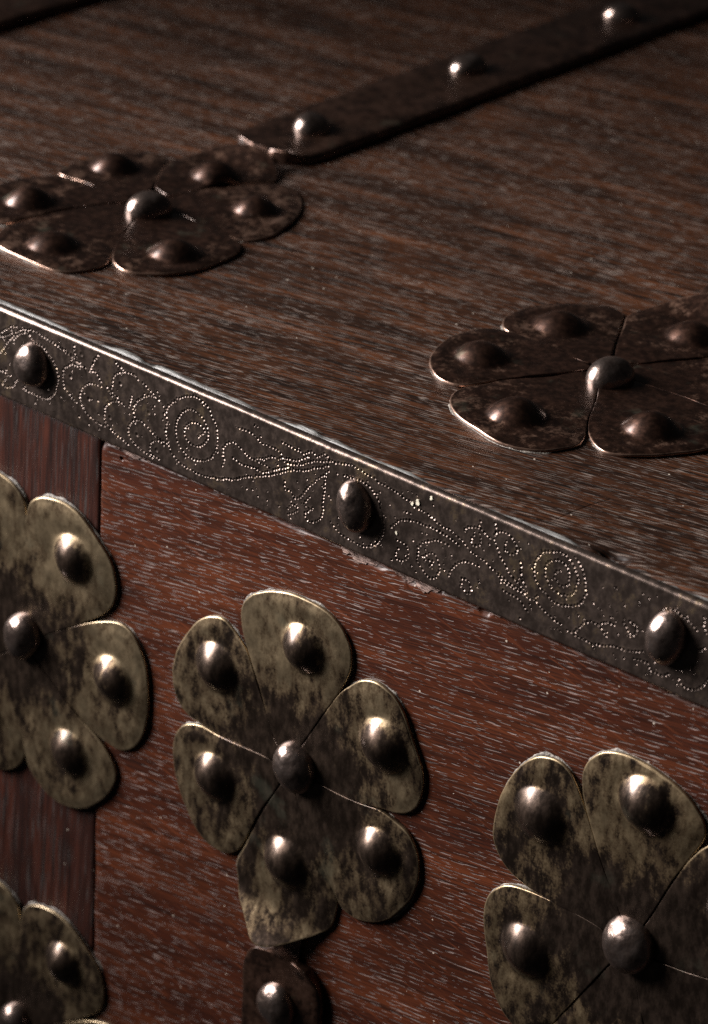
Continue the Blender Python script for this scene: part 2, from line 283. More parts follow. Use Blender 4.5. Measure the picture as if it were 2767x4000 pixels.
def wood(name, swiz, angle, dark, mid, warm, pore_u, pore_v, pore_r, pore_depth, glint, fibre=0.05, rough=0.36, wave=3.0, seed=0.0, ray=False, glint_col=(0.42, 0.36, 0.33), spec=0.5, vs=1.0, pitch=1.2, blotch=0.85, rows=0.07, fibc=(0.42, 0.72, 0.75)):
    """grain runs along the first of the two swizzled axes, turned by angle (degrees)"""
    s = NT(name)
    v = s.obj_mm(swiz)
    v = s.mapp(v, rot=(0, 0, math.radians(-angle)), loc=(seed * 37.0, seed * 91.0, 0))
    flat = s.mapp(v, (1, 1, 0))
    # slow waviness of the grain
    wv = s.noise(s.mapp(flat, (1 / 130.0, 1 / 45.0, 0)), detail=1.0)
    sp = s.n('ShaderNodeSeparateXYZ'); s.l(flat, sp.inputs[0])
    cb = s.n('ShaderNodeCombineXYZ'); s.l(sp.outputs[0], cb.inputs[0])
    s.l(s.math('ADD', sp.outputs[1], s.math('MULTIPLY', s.math('SUBTRACT', wv, 0.5), wave)), cb.inputs[1])
    g = cb.outputs[0]
    ring = s.noise(s.mapp(g, (1 / 90.0, 1 / 7.0, 0)), detail=4)
    blot = s.noise(s.mapp(g, (1 / 55.0, 1 / 30.0, 0)), detail=3)
    fib = s.noise(s.mapp(g, (1 / 24.0, 1 / (0.45 * vs), 0)), detail=2.5, rough=0.6)
    fine = s.noise(s.mapp(g, (1 / 5.0, 1 / (0.22 * vs), 0)), detail=1.5)
    # pores: short slits of uneven length lying along the grain, bunched by the growth rings
    bunch = s.mr(ring, 0.30, 0.66)
    thr = s.math('MULTIPLY_ADD', bunch, -0.05, pore_r)
    st1 = s.noise(s.mapp(g, (1 / pore_u, 1 / pore_v, 0)), detail=1.0, rough=0.4)
    st2 = s.noise(s.mapp(g, (1 / (pore_u * 0.6), 1 / (pore_v * 0.62), 0), loc=(5.3, 8.1, 0)), detail=0.5, rough=0.4)
    # the slits lie in loose rows
    gs = s.n('ShaderNodeSeparateXYZ'); s.l(g, gs.inputs[0])
    ph = s.math('MULTIPLY', s.noise(s.mapp(g, (1 / 16.0, 1 / 5.0, 0), loc=(7, 3, 0)), detail=1.0), 9.0)
    def row(shift):
        return s.math('MULTIPLY', s.math('SINE', s.math('ADD', s.math('MULTIPLY', s.math('ADD', gs.outputs[1], shift), 2 * math.pi / pitch), ph)), rows)
    st1 = s.math('ADD', st1, row(0.0)); st2 = s.math('ADD', st2, row(0.0))
    pore = s.mr(st1, thr, s.math('ADD', thr, 0.07))
    pore = s.math('MAXIMUM', pore, s.math('MULTIPLY', s.mr(st2, s.math('ADD', thr, 0.05), s.math('ADD', thr, 0.12)), 0.7))
    # colour
    c = s.mix(s.mr(ring, 0.3, 0.7), col(*mid), col(*warm))
    c = s.mix(s.mr(blot, 0.42, 0.72, 0.0, blotch), c, col(*dark))
    c = s.mix(s.mr(fib, fibc[0], fibc[1], 0.0, fibc[2]), c, col(*dark))
    c = s.mix(s.mr(fine, 0.55, 0.85, 0.0, 0.35), c, col(*[q * 1.6 for q in warm]))
    band_ = s.noise(s.mapp(g, (1 / 38.0, 1 / (1.5 * vs), 0), loc=(2.2, 4.1, 0)), detail=2.0)
    c = s.mix(s.mr(band_, 0.46, 0.66, 0.0, min(0.8, blotch)), c, col(*dark))
    c = s.mix(s.math('MULTIPLY', pore, 0.85), c, col(*[q * 0.35 for q in dark]))
    # glints of light painted into the colour along one lip of each pore
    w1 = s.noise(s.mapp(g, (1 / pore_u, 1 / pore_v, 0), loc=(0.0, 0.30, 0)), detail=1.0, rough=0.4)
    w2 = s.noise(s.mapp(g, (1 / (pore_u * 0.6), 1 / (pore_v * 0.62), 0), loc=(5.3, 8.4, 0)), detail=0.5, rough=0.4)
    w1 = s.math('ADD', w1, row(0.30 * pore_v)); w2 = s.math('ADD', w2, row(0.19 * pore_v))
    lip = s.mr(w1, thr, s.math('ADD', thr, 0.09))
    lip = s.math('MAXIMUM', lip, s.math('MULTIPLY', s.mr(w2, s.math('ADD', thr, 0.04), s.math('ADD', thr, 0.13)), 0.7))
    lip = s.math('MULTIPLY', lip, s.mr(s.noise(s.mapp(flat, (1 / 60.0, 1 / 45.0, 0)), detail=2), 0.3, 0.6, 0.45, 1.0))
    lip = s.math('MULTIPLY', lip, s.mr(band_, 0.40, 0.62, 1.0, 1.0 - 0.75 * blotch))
    c = s.mix(s.math('MULTIPLY', lip, glint), c, col(*glint_col))
    if ray:
        rv = s.mapp(flat, rot=(0, 0, math.radians(22)))
        rr = s.noise(s.mapp(rv, (1 / 14.0, 1 / 0.7, 0), loc=(3, 9, 0)), detail=2)
        c = s.mix(s.mr(rr, 0.56, 0.75, 0, 0.5), c, col(*[q * 1.7 for q in warm]))
    # specks of dust
    d = s.voro(s.mapp(flat, (1 / 9.0, 1 / 9.0, 0), loc=(1.7, 2.9, 0)))
    sd = s.n('ShaderNodeSeparateColor'); s.l(d.outputs['Color'], sd.inputs[0])
    speck = s.math('MULTIPLY', s.math('LESS_THAN', d.outputs['Distance'], s.math('MULTIPLY', sd.outputs[1], 0.028)), s.math('GREATER_THAN', sd.outputs[0], 0.62))
    c = s.mix(s.math('MULTIPLY', speck, 0.8), c, col(0.42, 0.36, 0.3))
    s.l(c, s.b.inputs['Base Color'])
    s.l(s.math('ADD', s.math('MULTIPLY_ADD', fib, 0.25, rough - 0.12), s.math('MULTIPLY', s.math('MAXIMUM', lip, pore), 0.3)), s.b.inputs['Roughness'])
    s.b.inputs['Specular IOR Level'].default_value = spec
    h = s.math('MULTIPLY', pore, -pore_depth)
    h = s.math('ADD', h, s.math('MULTIPLY', fib, fibre))
    h = s.math('ADD', h, s.math('MULTIPLY', blot, 0.05))
    s.l(s.bump(h, 0.001), s.b.inputs['Normal'])
    return s.m

def metal(name, base, patina, cover, metallic, rough, streak=(1, 1, 1), verdigris=0.0, grit=0.02, speck=0.0, dent=0.10, big=9.0, spec=0.5, coat=0.0, soft=0.07, tarnish=False, mott=1.0):
    """base metal showing through a patina; cover is how much of it the patina hides"""
    s = NT(name)
    v = s.obj_mm()
    vs = s.mapp(v, streak)
    a = s.noise(vs, 1 / big, 6, 0.62)
    b = s.noise(vs, 1 / 1.9, 5, 0.65)
    e = s.noise(v, 1 / 0.5, 3, 0.6)
    m = s.math('ADD', s.math('MULTIPLY', a, 0.45), s.math('ADD', s.math('MULTIPLY', b, 0.37), s.math('MULTIPLY', e, 0.18)))
    if tarnish:      # how thick the tarnish lies on each petal: per-vertex, heavier at the middle and on the knocked-out bosses
        at = s.n('ShaderNodeAttribute'); at.attribute_name = 'tarnish'
        m = s.math('SUBTRACT', m, s.math('MULTIPLY', at.outputs['Fac'], 0.20))
    pat = s.mr(m, cover - soft, cover + soft)          # 1 = bare metal
    tone = s.noise(v, 1 / 5.0, 4, 0.6)
    c0 = s.mix(s.mr(tone, 0.3, 0.7), col(*[q * 0.6 for q in base]), col(*[q * 1.2 for q in base]))
    c1 = s.mix(s.mr(b, 0.35, 0.68), col(*[q * (1 - mott * 0.4) for q in patina]), col(*[q * (1 + mott * 0.5) for q in patina]))
    brown = col(*[0.30 * base[k] * (1.15, 0.92, 0.72)[k] + 0.7 * patina[k] for k in range(3)])
    c = s.mix(pat, s.mix(s.math('MINIMUM', s.math('MULTIPLY', pat, 2.2), 1.0), c1, brown), c0)
    if verdigris > 0:
        k = s.math('MULTIPLY', s.mr(s.noise(v, 1 / 11.0, 4, 0.6), 0.6, 0.72), verdigris)
        c = s.mix(k, c, col(0.20, 0.22, 0.16))
    if speck > 0:
        d = s.voro(s.mapp(v, (1 / 2.6, 1 / 2.6, 1 / 2.6)), dims='3D')
        sd = s.n('ShaderNodeSeparateColor'); s.l(d.outputs['Color'], sd.inputs[0])
        k = s.math('LESS_THAN', d.outputs['Distance'], s.math('MULTIPLY', sd.outputs[0], 0.075))
        c = s.mix(s.math('MULTIPLY', k, speck), c, col(0.40, 0.34, 0.28))
    s.l(c, s.b.inputs['Base Color'])
    s.l(s.mr(pat, 0, 1, metallic[1], metallic[0], False), s.b.inputs['Metallic'])
    rv = s.mr(pat, 0, 1, rough[1], rough[0], False)
    s.l(s.math('ADD', rv, s.math('MULTIPLY', s.math('SUBTRACT', b, 0.5), 0.25)), s.b.inputs['Roughness'])
    s.b.inputs['Specular IOR Level'].default_value = spec
    s.b.inputs['Coat Weight'].default_value = coat
    s.b.inputs['Coat Roughness'].default_value = 0.21
    h = s.math('ADD', s.math('MULTIPLY', e, grit), s.math('MULTIPLY', s.noise(v, 1 / 4.0, 2), dent))
    h = s.math('ADD', h, s.math('MULTIPLY', s.noise(v, 1 / 0.17, 2), grit * 0.5))
    h = s.math('ADD', h, s.math('MULTIPLY', s.noise(v, 1 / 1.5, 1), dent * 0.45))
    h = s.math('ADD', h, s.math('MULTIPLY', pat, grit * 0.6))
    s.l(s.bump(h, 0.001), s.b.inputs['Normal'])
    return s.m

M_lid = wood('oiled_lid_wood', None, 12.0, (0.0030, 0.0019, 0.0015), (0.018, 0.0080, 0.0046), (0.066, 0.0235, 0.0096), 5.2, 0.44, 0.648, 0.08, 0.9, fibre=0.06, rough=0.42, spec=0.16, vs=1.5, wave=2.0, glint_col=(0.17, 0.130, 0.108), pitch=0.9, blotch=0.40, fibc=(0.44, 0.60, 0.92))
M_panel = wood('red_panel_wood', (0, 2, 1), 8.0, (0.0070, 0.0026, 0.0019), (0.034, 0.0088, 0.0046), (0.076, 0.0205, 0.0080), 5.2, 0.40, 0.676, 0.08, 0.85, fibre=0.06, rough=0.38, ray=True, spec=0.22, vs=1.1, glint_col=(0.19, 0.136, 0.120), pitch=0.98, blotch=0.45, rows=0.08, fibc=(0.44, 0.66, 0.7))
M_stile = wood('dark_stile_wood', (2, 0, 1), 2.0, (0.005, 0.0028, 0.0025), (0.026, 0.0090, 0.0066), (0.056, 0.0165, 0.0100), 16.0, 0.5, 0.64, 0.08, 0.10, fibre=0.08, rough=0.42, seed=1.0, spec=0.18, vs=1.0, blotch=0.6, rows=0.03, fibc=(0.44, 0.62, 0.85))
M_brass = metal('tarnished_brass', (0.29, 0.218, 0.132), (0.060, 0.040, 0.029), 0.485, (0.88, 0.88), (0.38, 0.33), streak=(1.0, 1.0, 0.5), verdigris=0.25, grit=0.013, coat=0.3, soft=0.085, dent=0.06, big=7.0, tarnish=True)
M_brass_dark = metal('dark_tarnished_brass', (0.275, 0.204, 0.120), (0.052, 0.035, 0.026), 0.500, (0.88, 0.88), (0.38, 0.33), streak=(1.0, 1.0, 0.5), verdigris=0.15, grit=0.013, coat=0.3, soft=0.085, dent=0.06, big=7.0, tarnish=True)
M_iron = metal('rusty_brown_iron', (0.30, 0.185, 0.135), (0.050, 0.0235, 0.0150), 0.572, (0.88, 0.88), (0.28, 0.33), verdigris=0.30, grit=0.012, speck=0.25, coat=0.7, soft=0.08, dent=0.07, big=5.0, tarnish=True)
M_strap = metal('dark_strap_iron', (0.115, 0.062, 0.043), (0.045, 0.0230, 0.0155), 0.525, (0.88, 0.88), (0.30, 0.35), verdigris=0.25, grit=0.012, speck=0.25, coat=0.6, soft=0.09, dent=0.09, big=5.0)
M_band = metal('dark_band_metal', (0.25, 0.192, 0.120), (0.112, 0.082, 0.068), 0.605, (0.88, 0.86), (0.29, 0.30), streak=(1, 1, 0.7), verdigris=0.05, grit=0.022, speck=0.3, big=12.0, coat=0.35, dent=0.02, mott=0.7)
M_stud = metal('polished_stud_metal', (0.28, 0.22, 0.195), (0.12, 0.09, 0.08), 0.50, (0.97, 0.93), (0.22, 0.30), grit=0.016, dent=0.26, big=5.0, coat=0.3, soft=0.12)


# ------------------------------------------------------------------ the chest
chest = bpy.data.objects.new('wooden_chest', None)
chest.location = (0, 0, 0)
chest.empty_display_size = 0.1
sc.collection.objects.link(chest)
chest['label'] = 'old dark red wooden chest with metal rosettes, straps and a punched edge band'
chest['category'] = 'chest'

X0, X1, DEPTH, LIDT, BASE = -0.34, 0.22, 0.42, 0.0217, -0.34

def field_board(name, us, vs, plane, hfun, thick, material, vshift=None):
    """a board whose face is a height field over a grid of u, v; skirted back to its thickness"""
    U, V = np.meshgrid(us, vs, indexing='xy')
    Hh = hfun(U, V)
    V2 = V if vshift is None else V + vshift(U, V)
    nr, nc = U.shape
    top = to_world(plane, U, V2, Hh).reshape(-1, 3)
    F = [grid_faces(nr, nc)]
    idx = np.arange(nr * nc).reshape(nr, nc)
    loop = np.concatenate([idx[0, :], idx[1:, -1], idx[-1, -2::-1], idx[-2:0:-1, 0]])
    base = to_world(plane, U, V2, np.full_like(Hh, -thick)).reshape(-1, 3)[loop]
    n0 = nr * nc; m = len(loop)
    k = np.arange(m); k2 = (k + 1) % m
    F.append(np.stack([loop[k], loop[k2], n0 + k2, n0 + k], -1))
    Vt = np.concatenate([top, base])
    # back face as a fan of quads through a centre vertex pair
    cen = base.mean(0)
    Vt = np.concatenate([Vt, [cen]])
    kk = np.arange(0, m - 1, 2)
    F.append(np.stack([n0 + kk, n0 + (kk + 1) % m, n0 + (kk + 2) % m, np.full(len(kk), n0 + m)], -1))
    if m % 2: F.append(np.array([[n0 + m - 1, n0, n0 + m, n0 + m]])[:0])
    return mesh_obj(name, Vt, np.concatenate(F), material, chest, sharp=math.radians(45))

def seg_dist(U, V, pts):
    d = np.full(U.shape, 1e9)
    for (a, b) in zip(pts[:-1], pts[1:]):
        a = np.array(a); b = np.array(b); ab = b - a
        t = np.clip(((U - a[0]) * ab[0] + (V - a[1]) * ab[1]) / (ab @ ab), 0, 1)
        d = np.minimum(d, np.hypot(U - a[0] - t * ab[0], V - a[1] - t * ab[1]))
    return d

# lid board: worn front edge, a short shake in the wood and a chip beside the band
def lid_h(U, V):
    um, vm = U * 1000, V * 1000
    h = 0.00018 * fbm(um / 30, vm / 12, 3) * 2
    e = vm - 1.6
    bev = 2.1 + 0.9 * fbm(um / 22, vm * 0, 11)
    h = h - 0.0010 * (1 - sstep(0, 1, e / bev)) ** 1.4
    d = seg_dist(um, vm, [(60.5, 6.0), (62.5, 8.0), (63.0, 13.6), (63.8, 20.3), (64.6, 24)])
    h = h - 0.00010 * np.exp(-(d / 0.2) ** 2)
    for (cx, cy, r, dep) in ((81, 4.0, 2.6, 0.0013), (79, 3.0, 1.6, 0.0009), (4, 2.5, 1.5, 0.0006), (-48, 2.4, 1.6, 0.0007)):
        h = h - dep * np.exp(-(((um - cx) / (1.6 * r)) ** 2 + ((vm - cy) / r) ** 2) ** 1.5) * (1 + 0.7 * fbm(um / 2.2, vm / 0.9, 21))
    return h
us = np.concatenate([np.linspace(X0, -0.135, 60)[:-1], np.arange(-0.135, 0.0592, 0.0005), np.arange(0.0594, 0.066, 0.0001), np.arange(0.0661, 0.135, 0.0005), np.linspace(0.135, X1, 30)])
vs = np.concatenate([np.arange(0.0016, 0.026, 0.00022), np.linspace(0.026, DEPTH, 130)])
field_board('lid_board', us, vs, 'L', lid_h, LIDT, M_lid)

# pale lip of worn wood along the lid edge, behind the band
S = NT('worn_pale_edge')
vv = S.obj_mm()
n1 = S.noise(S.mapp(vv, (1 / 7.0, 1 / 0.6, 1 / 0.6)), 1, 4, 0.6)
n2 = S.noise(S.mapp(vv, (1 / 30.0, 1 / 3.0, 1 / 3.0)), 1, 3, 0.6)
cc = S.mix(S.mr(n1, 0.36, 0.62), col(0.04, 0.036, 0.032), col(0.17, 0.17, 0.163))
cc = S.mix(S.mr(n2, 0.50, 0.66), cc, col(0.03, 0.022, 0.018))
S.l(cc, S.b.inputs['Base Color']); S.b.inputs['Roughness'].default_value = 0.45
S.l(S.bump(n1, 0.0003), S.b.inputs['Normal'])
def worn_lip(x0, x1, w, seed):
    n = int((x1 - x0) / 0.0006)
    x = np.linspace(x0, x1, n); xm = x * 1000
    taper = sstep(0, 0.012, x - x0) * sstep(0, 0.012, x1 - x)
    ww = w * (0.35 + 0.65 * taper) * (1 + 0.6 * fbm(xm / 16, xm * 0 + seed, 31) + 0.12 * fbm(xm / 2.2, xm * 0 + seed, 37))
    ww = np.clip(ww, 0.0003, None)
    prof = np.array([0.0, 0.25, 0.55, 0.85, 1.0]); rise = np.array([-0.0014, -0.00015, 0.0002, 0.00022, -0.0006])
    Y = 0.00135 + ww[:, None] * prof[None, :]
    Zb = lid_h(np.repeat(x[:, None], 5, 1), Y)
    Zz = Zb + rise[None, :] + 0.00008 * fbm(xm[:, None] / 2.0, Y * 1500, 41)
    V = np.stack([np.repeat(x[:, None], 5, 1), Y, Zz], -1).reshape(-1, 3)
    V = np.concatenate([V, np.stack([x, Y[:, 2], Zb.min(1) - 0.0012], -1)])
    F = [grid_faces(n, 5)]
    i = np.arange(n - 1); b0 = n * 5
    F.append(np.stack([i * 5 + 4, (i + 1) * 5 + 4, b0 + i + 1, b0 + i], -1))
    F.append(np.stack([b0 + i, b0 + i + 1, (i + 1) * 5, i * 5], -1))
    mesh_obj('worn_edge', V, np.concatenate(F), S.m, chest)
worn_lip(-0.135, -0.0655, 0.0016, 1)
worn_lip(-0.0660, -0.0110, 0.0021, 2)
worn_lip(-0.0115, 0.0390, 0.0020, 3)
worn_lip(0.0385, 0.0790, 0.0018, 4)
worn_lip(0.0840, 0.1600, 0.0017, 5)

# front: one wide panel of horizontal grain, a stile of upright grain, the next panel left of it
SEAM = -0.0602
def chip_line(um):
    """how far the top edge of the panel has crumbled away, mm"""
    q = np.clip(0.16 + 0.4 * fbm(um / 14, um * 0, 51) + 0.10 * fbm(um / 2.6, um * 0, 52), 0.0, None)
    for (c, wd, dp) in ((-58, 2.5, 0.35), (-50, 4, 0.25), (21, 4.5, 0.9), (31, 3.2, 1.0), (37.5, 3.5, 0.55), (52, 1.6, 0.8), (104, 6, 0.35), (-2, 6, 0.3)):
        q = q + dp * np.exp(-((um - c) / wd) ** 4)
    return q
def panel_h(U, V):
    um = U * 1000; e = -(V + LIDT) * 1000 - 0.25       # depth below the band, mm
    h = 0.00012 * fbm(um / 24, e / 10, 61) * 2
    ch = chip_line(um)
    h = h - 0.0011 * (1 - sstep(0, 1, (e - 0.15) / (ch * 2.1 + 0.25)))
    h = h - 0.00025 * np.exp(-e / 1.2)
    rag = np.exp(-((e - ch * 1.2) / 1.3) ** 2) * sstep(0.35, 0.9, ch)
    h = h + 0.00018 * rag * fbm(um / 2.2, e / 0.7, 63)
    # a chip whose scar runs down as two fine splits
    d = np.minimum(seg_dist(um, e, [(30, 1.0), (31.5, 3), (36, 6.5), (41, 9.0), (49, 12.0)]), seg_dist(um, e, [(39.5, 0.8), (42.5, 3.0), (48, 6.0), (55, 9.4), (62, 12.5)]))
    fade = np.clip(1.05 - e / 14, 0, 1)
    h = h - 0.00026 * fade * np.exp(-(d / 0.26) ** 2)
    d3 = seg_dist(um, e, [(-44, 3), (-40, 8), (-36, 11)])
    h = h - 0.00010 * np.exp(-(d3 / 0.35) ** 2)
    hole = np.hypot(um + 53.5, (e - 3.0) * 1.0)
    h = h - 0.0009 * np.exp(-(hole / 0.42) ** 4)
    # corner by the seam is broken off a little
    cr = np.hypot(um - SEAM * 1000, e * 0.9)
    h = h - 0.0012 * np.exp(-(cr / 1.9) ** 3)
    se = (um - SEAM * 1000)
    return h - 0.0005 * np.exp(-se / 0.35) - 0.0004 * np.exp(-se / 0.9) * (0.5 + fbm(e / 6, um * 0, 66))
us = np.concatenate([SEAM + 0.00035 + np.array([0, .0001, .0002, .00035, .0005, .0008, .0012]), np.arange(SEAM + 0.0019, 0.135, 0.0003), np.linspace(0.135, X1, 30)])
vs = np.concatenate([-LIDT - 0.00025 - np.arange(0, 0.016, 0.00022), np.linspace(-LIDT - 0.0165, BASE, 110)])
field_board('front_panel', us, vs, 'F', panel_h, 0.018, M_panel)
# raw wood where the top edge of the panel has splintered away under the band
CH = NT('raw_splintered_wood'); cv = CH.obj_mm()
cn = CH.noise(CH.mapp(cv, (1 / 3.0, 1 / 0.5, 1 / 0.35)), 1, 4, 0.65)
CH.l(CH.mix(CH.mr(cn, 0.36, 0.64), col(0.050, 0.023, 0.016), col(0.27, 0.180, 0.150)), CH.b.inputs['Base Color'])
CH.b.inputs['Roughness'].default_value = 0.6; CH.b.inputs['Specular IOR Level'].default_value = 0.25
CH.l(CH.bump(cn, 0.0005), CH.b.inputs['Normal'])
def splinter(a, b, depth, seed):
    nu, nv = int((b - a) / 0.22), 15
    u = np.linspace(a, b, nu)
    q = (u - a) / (b - a)
    lo = depth * (np.sin(math.pi * q) ** 0.55) * (0.75 + 0.9 * fbm(u / 2.6, u * 0 + seed, 141) + 0.35 * fbm(u / 0.7, u * 0 + seed, 143))
    lo = np.clip(lo, 0.12, None)
    t = np.linspace(0, 1, nv)
    U = np.repeat(u[None], nv, 0) / 1000
    E = 0.05 + t[:, None] * lo[None]
    V = -LIDT - 0.00025 - E / 1000
    edge = np.minimum(np.minimum(t, 1 - t)[:, None] * 6, np.minimum(q, 1 - q)[None] * 12).clip(0, 1)
    Hh = panel_h(U, V) + (-0.00022 + 0.00042 * edge + 0.00030 * edge * fbm(u[None] / 1.6 + seed, E / 0.5, 147))
    W = to_world('F', U, V, Hh).reshape(-1, 3)
    o = mesh_obj('splintered_edge', W, grid_faces(nv, nu), CH.m, chest)
for k, (a, b, dp) in enumerate(((-59.3, -40, 1.5), (11.5, 24, 3.6), (26, 42, 3.2), (47.5, 57, 1.2), (64, 71, 0.8), (95, 108, 0.9), (-24, -8, 0.8))):
    splinter(a, b, dp, 2.0 + 3.7 * k)
def stile_h(U, V):
    um = U * 1000; e = -(V + LIDT) * 1000 - 0.25
    h = 0.00014 * fbm(um / 9, e / 50, 71) * 2 - 0.0004
    h = h - 0.0006 * np.exp(-e / 0.7)
    for ed in (SEAM * 1000 - 0.35 - um, um + 112):
        h = h - 0.0006 * np.exp(-np.clip(ed, 0, None) / 0.4)
    return h
us = np.concatenate([np.arange(-0.112, SEAM - 0.0006, 0.0004), [SEAM - 0.0006, SEAM - 0.0004]])
vs = np.concatenate([-LIDT - 0.00025 - np.arange(0, 0.010, 0.0003), np.linspace(-LIDT - 0.0105, BASE, 90)])
field_board('front_stile', us, vs, 'F', stile_h, 0.018, M_stile)
us = np.linspace(X0, -0.1125, 60)
vs = np.linspace(-LIDT - 0.00025, BASE, 60)
field_board('front_panel', us, vs, 'F', lambda U, V: 0.00012 * fbm(U * 40, V * 100, 81), 0.018, M_panel)

def box(name, a, b, material):
    (x0, y0, z0), (x1, y1, z1) = a, b
    bm = bmesh.new(); bmesh.ops.create_cube(bm, size=1)
    for v in bm.verts: v.co = ((x0 + x1) / 2 + v.co.x * (x1 - x0), (y0 + y1) / 2 + v.co.y * (y1 - y0), (z0 + z1) / 2 + v.co.z * (z1 - z0))
    bmesh.ops.bevel(bm, geom=list(bm.edges), offset=0.0012, segments=2, affect='EDGES')
    me = bpy.data.meshes.new(name); bm.to_mesh(me); bm.free(); me.materials.append(material)
    o = bpy.data.objects.new(name, me); sc.collection.objects.link(o); o.parent = chest
    return o
box('side_board', (X0, 0.019, BASE), (X0 + 0.018, DEPTH - 0.002, -LIDT - 0.0005), M_panel)
box('side_board', (X1 - 0.018, 0.019, BASE), (X1, DEPTH - 0.002, -LIDT - 0.0005), M_panel)
box('back_board', (X0 + 0.0185, DEPTH - 0.020, BASE), (X1 - 0.0185, DEPTH - 0.002, -LIDT - 0.0005), M_panel)
box('bottom_board', (X0 + 0.0185, 0.0185, BASE + 0.002), (X1 - 0.0185, DEPTH - 0.0205, BASE + 0.018), M_panel)

# ------------------------------------------------------------------ punched metal band along the lid edge
def spline(pts, step):
    p = np.array(pts, float)
    if len(p) == 1: return p
    P = np.concatenate([[2 * p[0] - p[1]], p, [2 * p[-1] - p[-2]]])
    out = []
    for i in range(1, len(P) - 2):
        t = np.linspace(0, 1, 14, endpoint=False)[:, None]
        a, b, c, d = P[i - 1:i + 3]
        out.append(0.5 * (2 * b + (c - a) * t + (2 * a - 5 * b + 4 * c - d) * t ** 2 + (3 * b - a - 3 * c + d) * t ** 3))
    out.append(p[-1:]); q = np.concatenate(out)
    s = np.concatenate([[0], np.cumsum(np.hypot(*np.diff(q, axis=0).T))])
    n = max(1, int(round(s[-1] / step)))
    t = np.linspace(0, s[-1], n + 1)
    return np.stack([np.interp(t, s, q[:, 0]), np.interp(t, s, q[:, 1])], -1)

rs = np.random.RandomState(5)
dots = []
for ln in PUNCH:
    q = spline([(a / 10.0, b / 10.0) for a, b in ln], 0.90)
    if len(ln) == 1: dots.append((q[0, 0], q[0, 1], 0.42)); continue
    for a, b in q: dots.append((a + rs.normal(0, 0.07), b + rs.normal(0, 0.07), 0.22 + rs.rand() * 0.10))
for _ in range(420):          # stray light punch marks between the scrolls
    dots.append((-98 + 223 * rs.rand(), -1.5 - 18.5 * rs.rand(), 0.13 + 0.12 * rs.rand()))
STEP = 0.00013
xs = np.arange(-0.100, 0.127, STEP)
zs = np.arange(-LIDT + 0.0006, -0.0002, STEP)
Hd = np.zeros((len(zs), len(xs)))                     # height off the face, mm
for (a, b, r) in dots:
    if b > -0.6 or b < -LIDT * 1000 + 0.7: continue
    i0 = int((a / 1000 - xs[0]) / STEP); j0 = int((b / 1000 - zs[0]) / STEP); k = 7
    if i0 < k or j0 < 0 or i0 > len(xs) - k - 1: continue
    ja, jb = max(0, j0 - k), min(len(zs), j0 + k + 1)
    XX, ZZ = np.meshgrid(xs[i0 - k:i0 + k + 1] * 1000 - a, zs[ja:jb] * 1000 - b)
    d = np.hypot(XX, ZZ) / r
    Hd[ja:jb, i0 - k:i0 + k + 1] += -(0.14 + 0.08 * math.sin(a * 7.3 + b * 3.1) ** 2) * np.exp(-d ** 2 * 1.1) + 0.055 * np.exp(-((d - 1.55) / 0.42) ** 2)
XX, ZZ = np.meshgrid(xs * 1000, zs * 1000)
Hd += 0.10 * fbm(XX / 11, ZZ / 6, 91) + 0.018 * fbm(XX / 0.9, ZZ / 0.9, 92, 2)
Hd -= 0.25 * np.exp(-(((XX + 63.8) * 0.8 + (ZZ + 6) * 0.35) / 0.35) ** 2 - ((ZZ + 6.3) / 1.3) ** 2)   # an old nick
FACE = 0.0012
# profile above and below the flat face: rolled top rim, eased lower edge
rim_t = np.linspace(0, 1, 11)[1:]
rr = 0.0011
rim = [(FACE - rr + rr * math.cos(a), -0.0002 + rr * 0.85 * math.sin(a)) for a in rim_t * math.pi / 2]
rim += [(-0.0007, -0.0002 + rr * 0.80), (-0.0011, -0.0002 + rr * 0.5), (-0.0012, -0.006)]
low = [(-0.0010, -LIDT + 0.0001), (FACE * 0.45, -LIDT - 0.00005), (FACE * 0.85, -LIDT + 0.00012)]
wav = 0.08 * fbm(xs * 1000 / 17, xs * 0, 95) + 0.02 * fbm(xs * 1000 / 2.5, xs * 0, 96)
rows = []
for (h, z) in low: rows.append(np.stack([xs, np.full_like(xs, -h), z + 0.0003 * fbm(xs * 100, xs * 0, 97)], -1))
for j, z in enumerate(zs): rows.append(np.stack([xs, -(FACE + Hd[j] * 0.001), np.full_like(xs, z)], -1))
for k, (h, z) in enumerate(rim):
    kk = min(1, k / 3.0)
    rows.append(np.stack([xs, -(h + 0.001 * (Hd[-1] * (1 - kk) * 0.5 + wav * kk * 0.8)), z + 0.001 * wav * kk], -1))
V = np.array(rows); nr, nc = V.shape[:2]
ends = []
for (xa, xb, col_i) in ((X0, xs[0], 0), (xs[-1], X1, -1)): pass
# plain continuation of the band beyond the decorated stretch
V = np.concatenate([V[:, :1] * [0, 1, 1] + [X0, 0, 0], V, V[:, -1:] * [0, 1, 1] + [X1, 0, 0]], 1); nc += 2
band = mesh_obj('edge_band', V.reshape(-1, 3), grid_faces(nr, nc), M_band, chest)
band['label'] = 'dark metal band punched with dotted spirals and leaves along the lid edge'

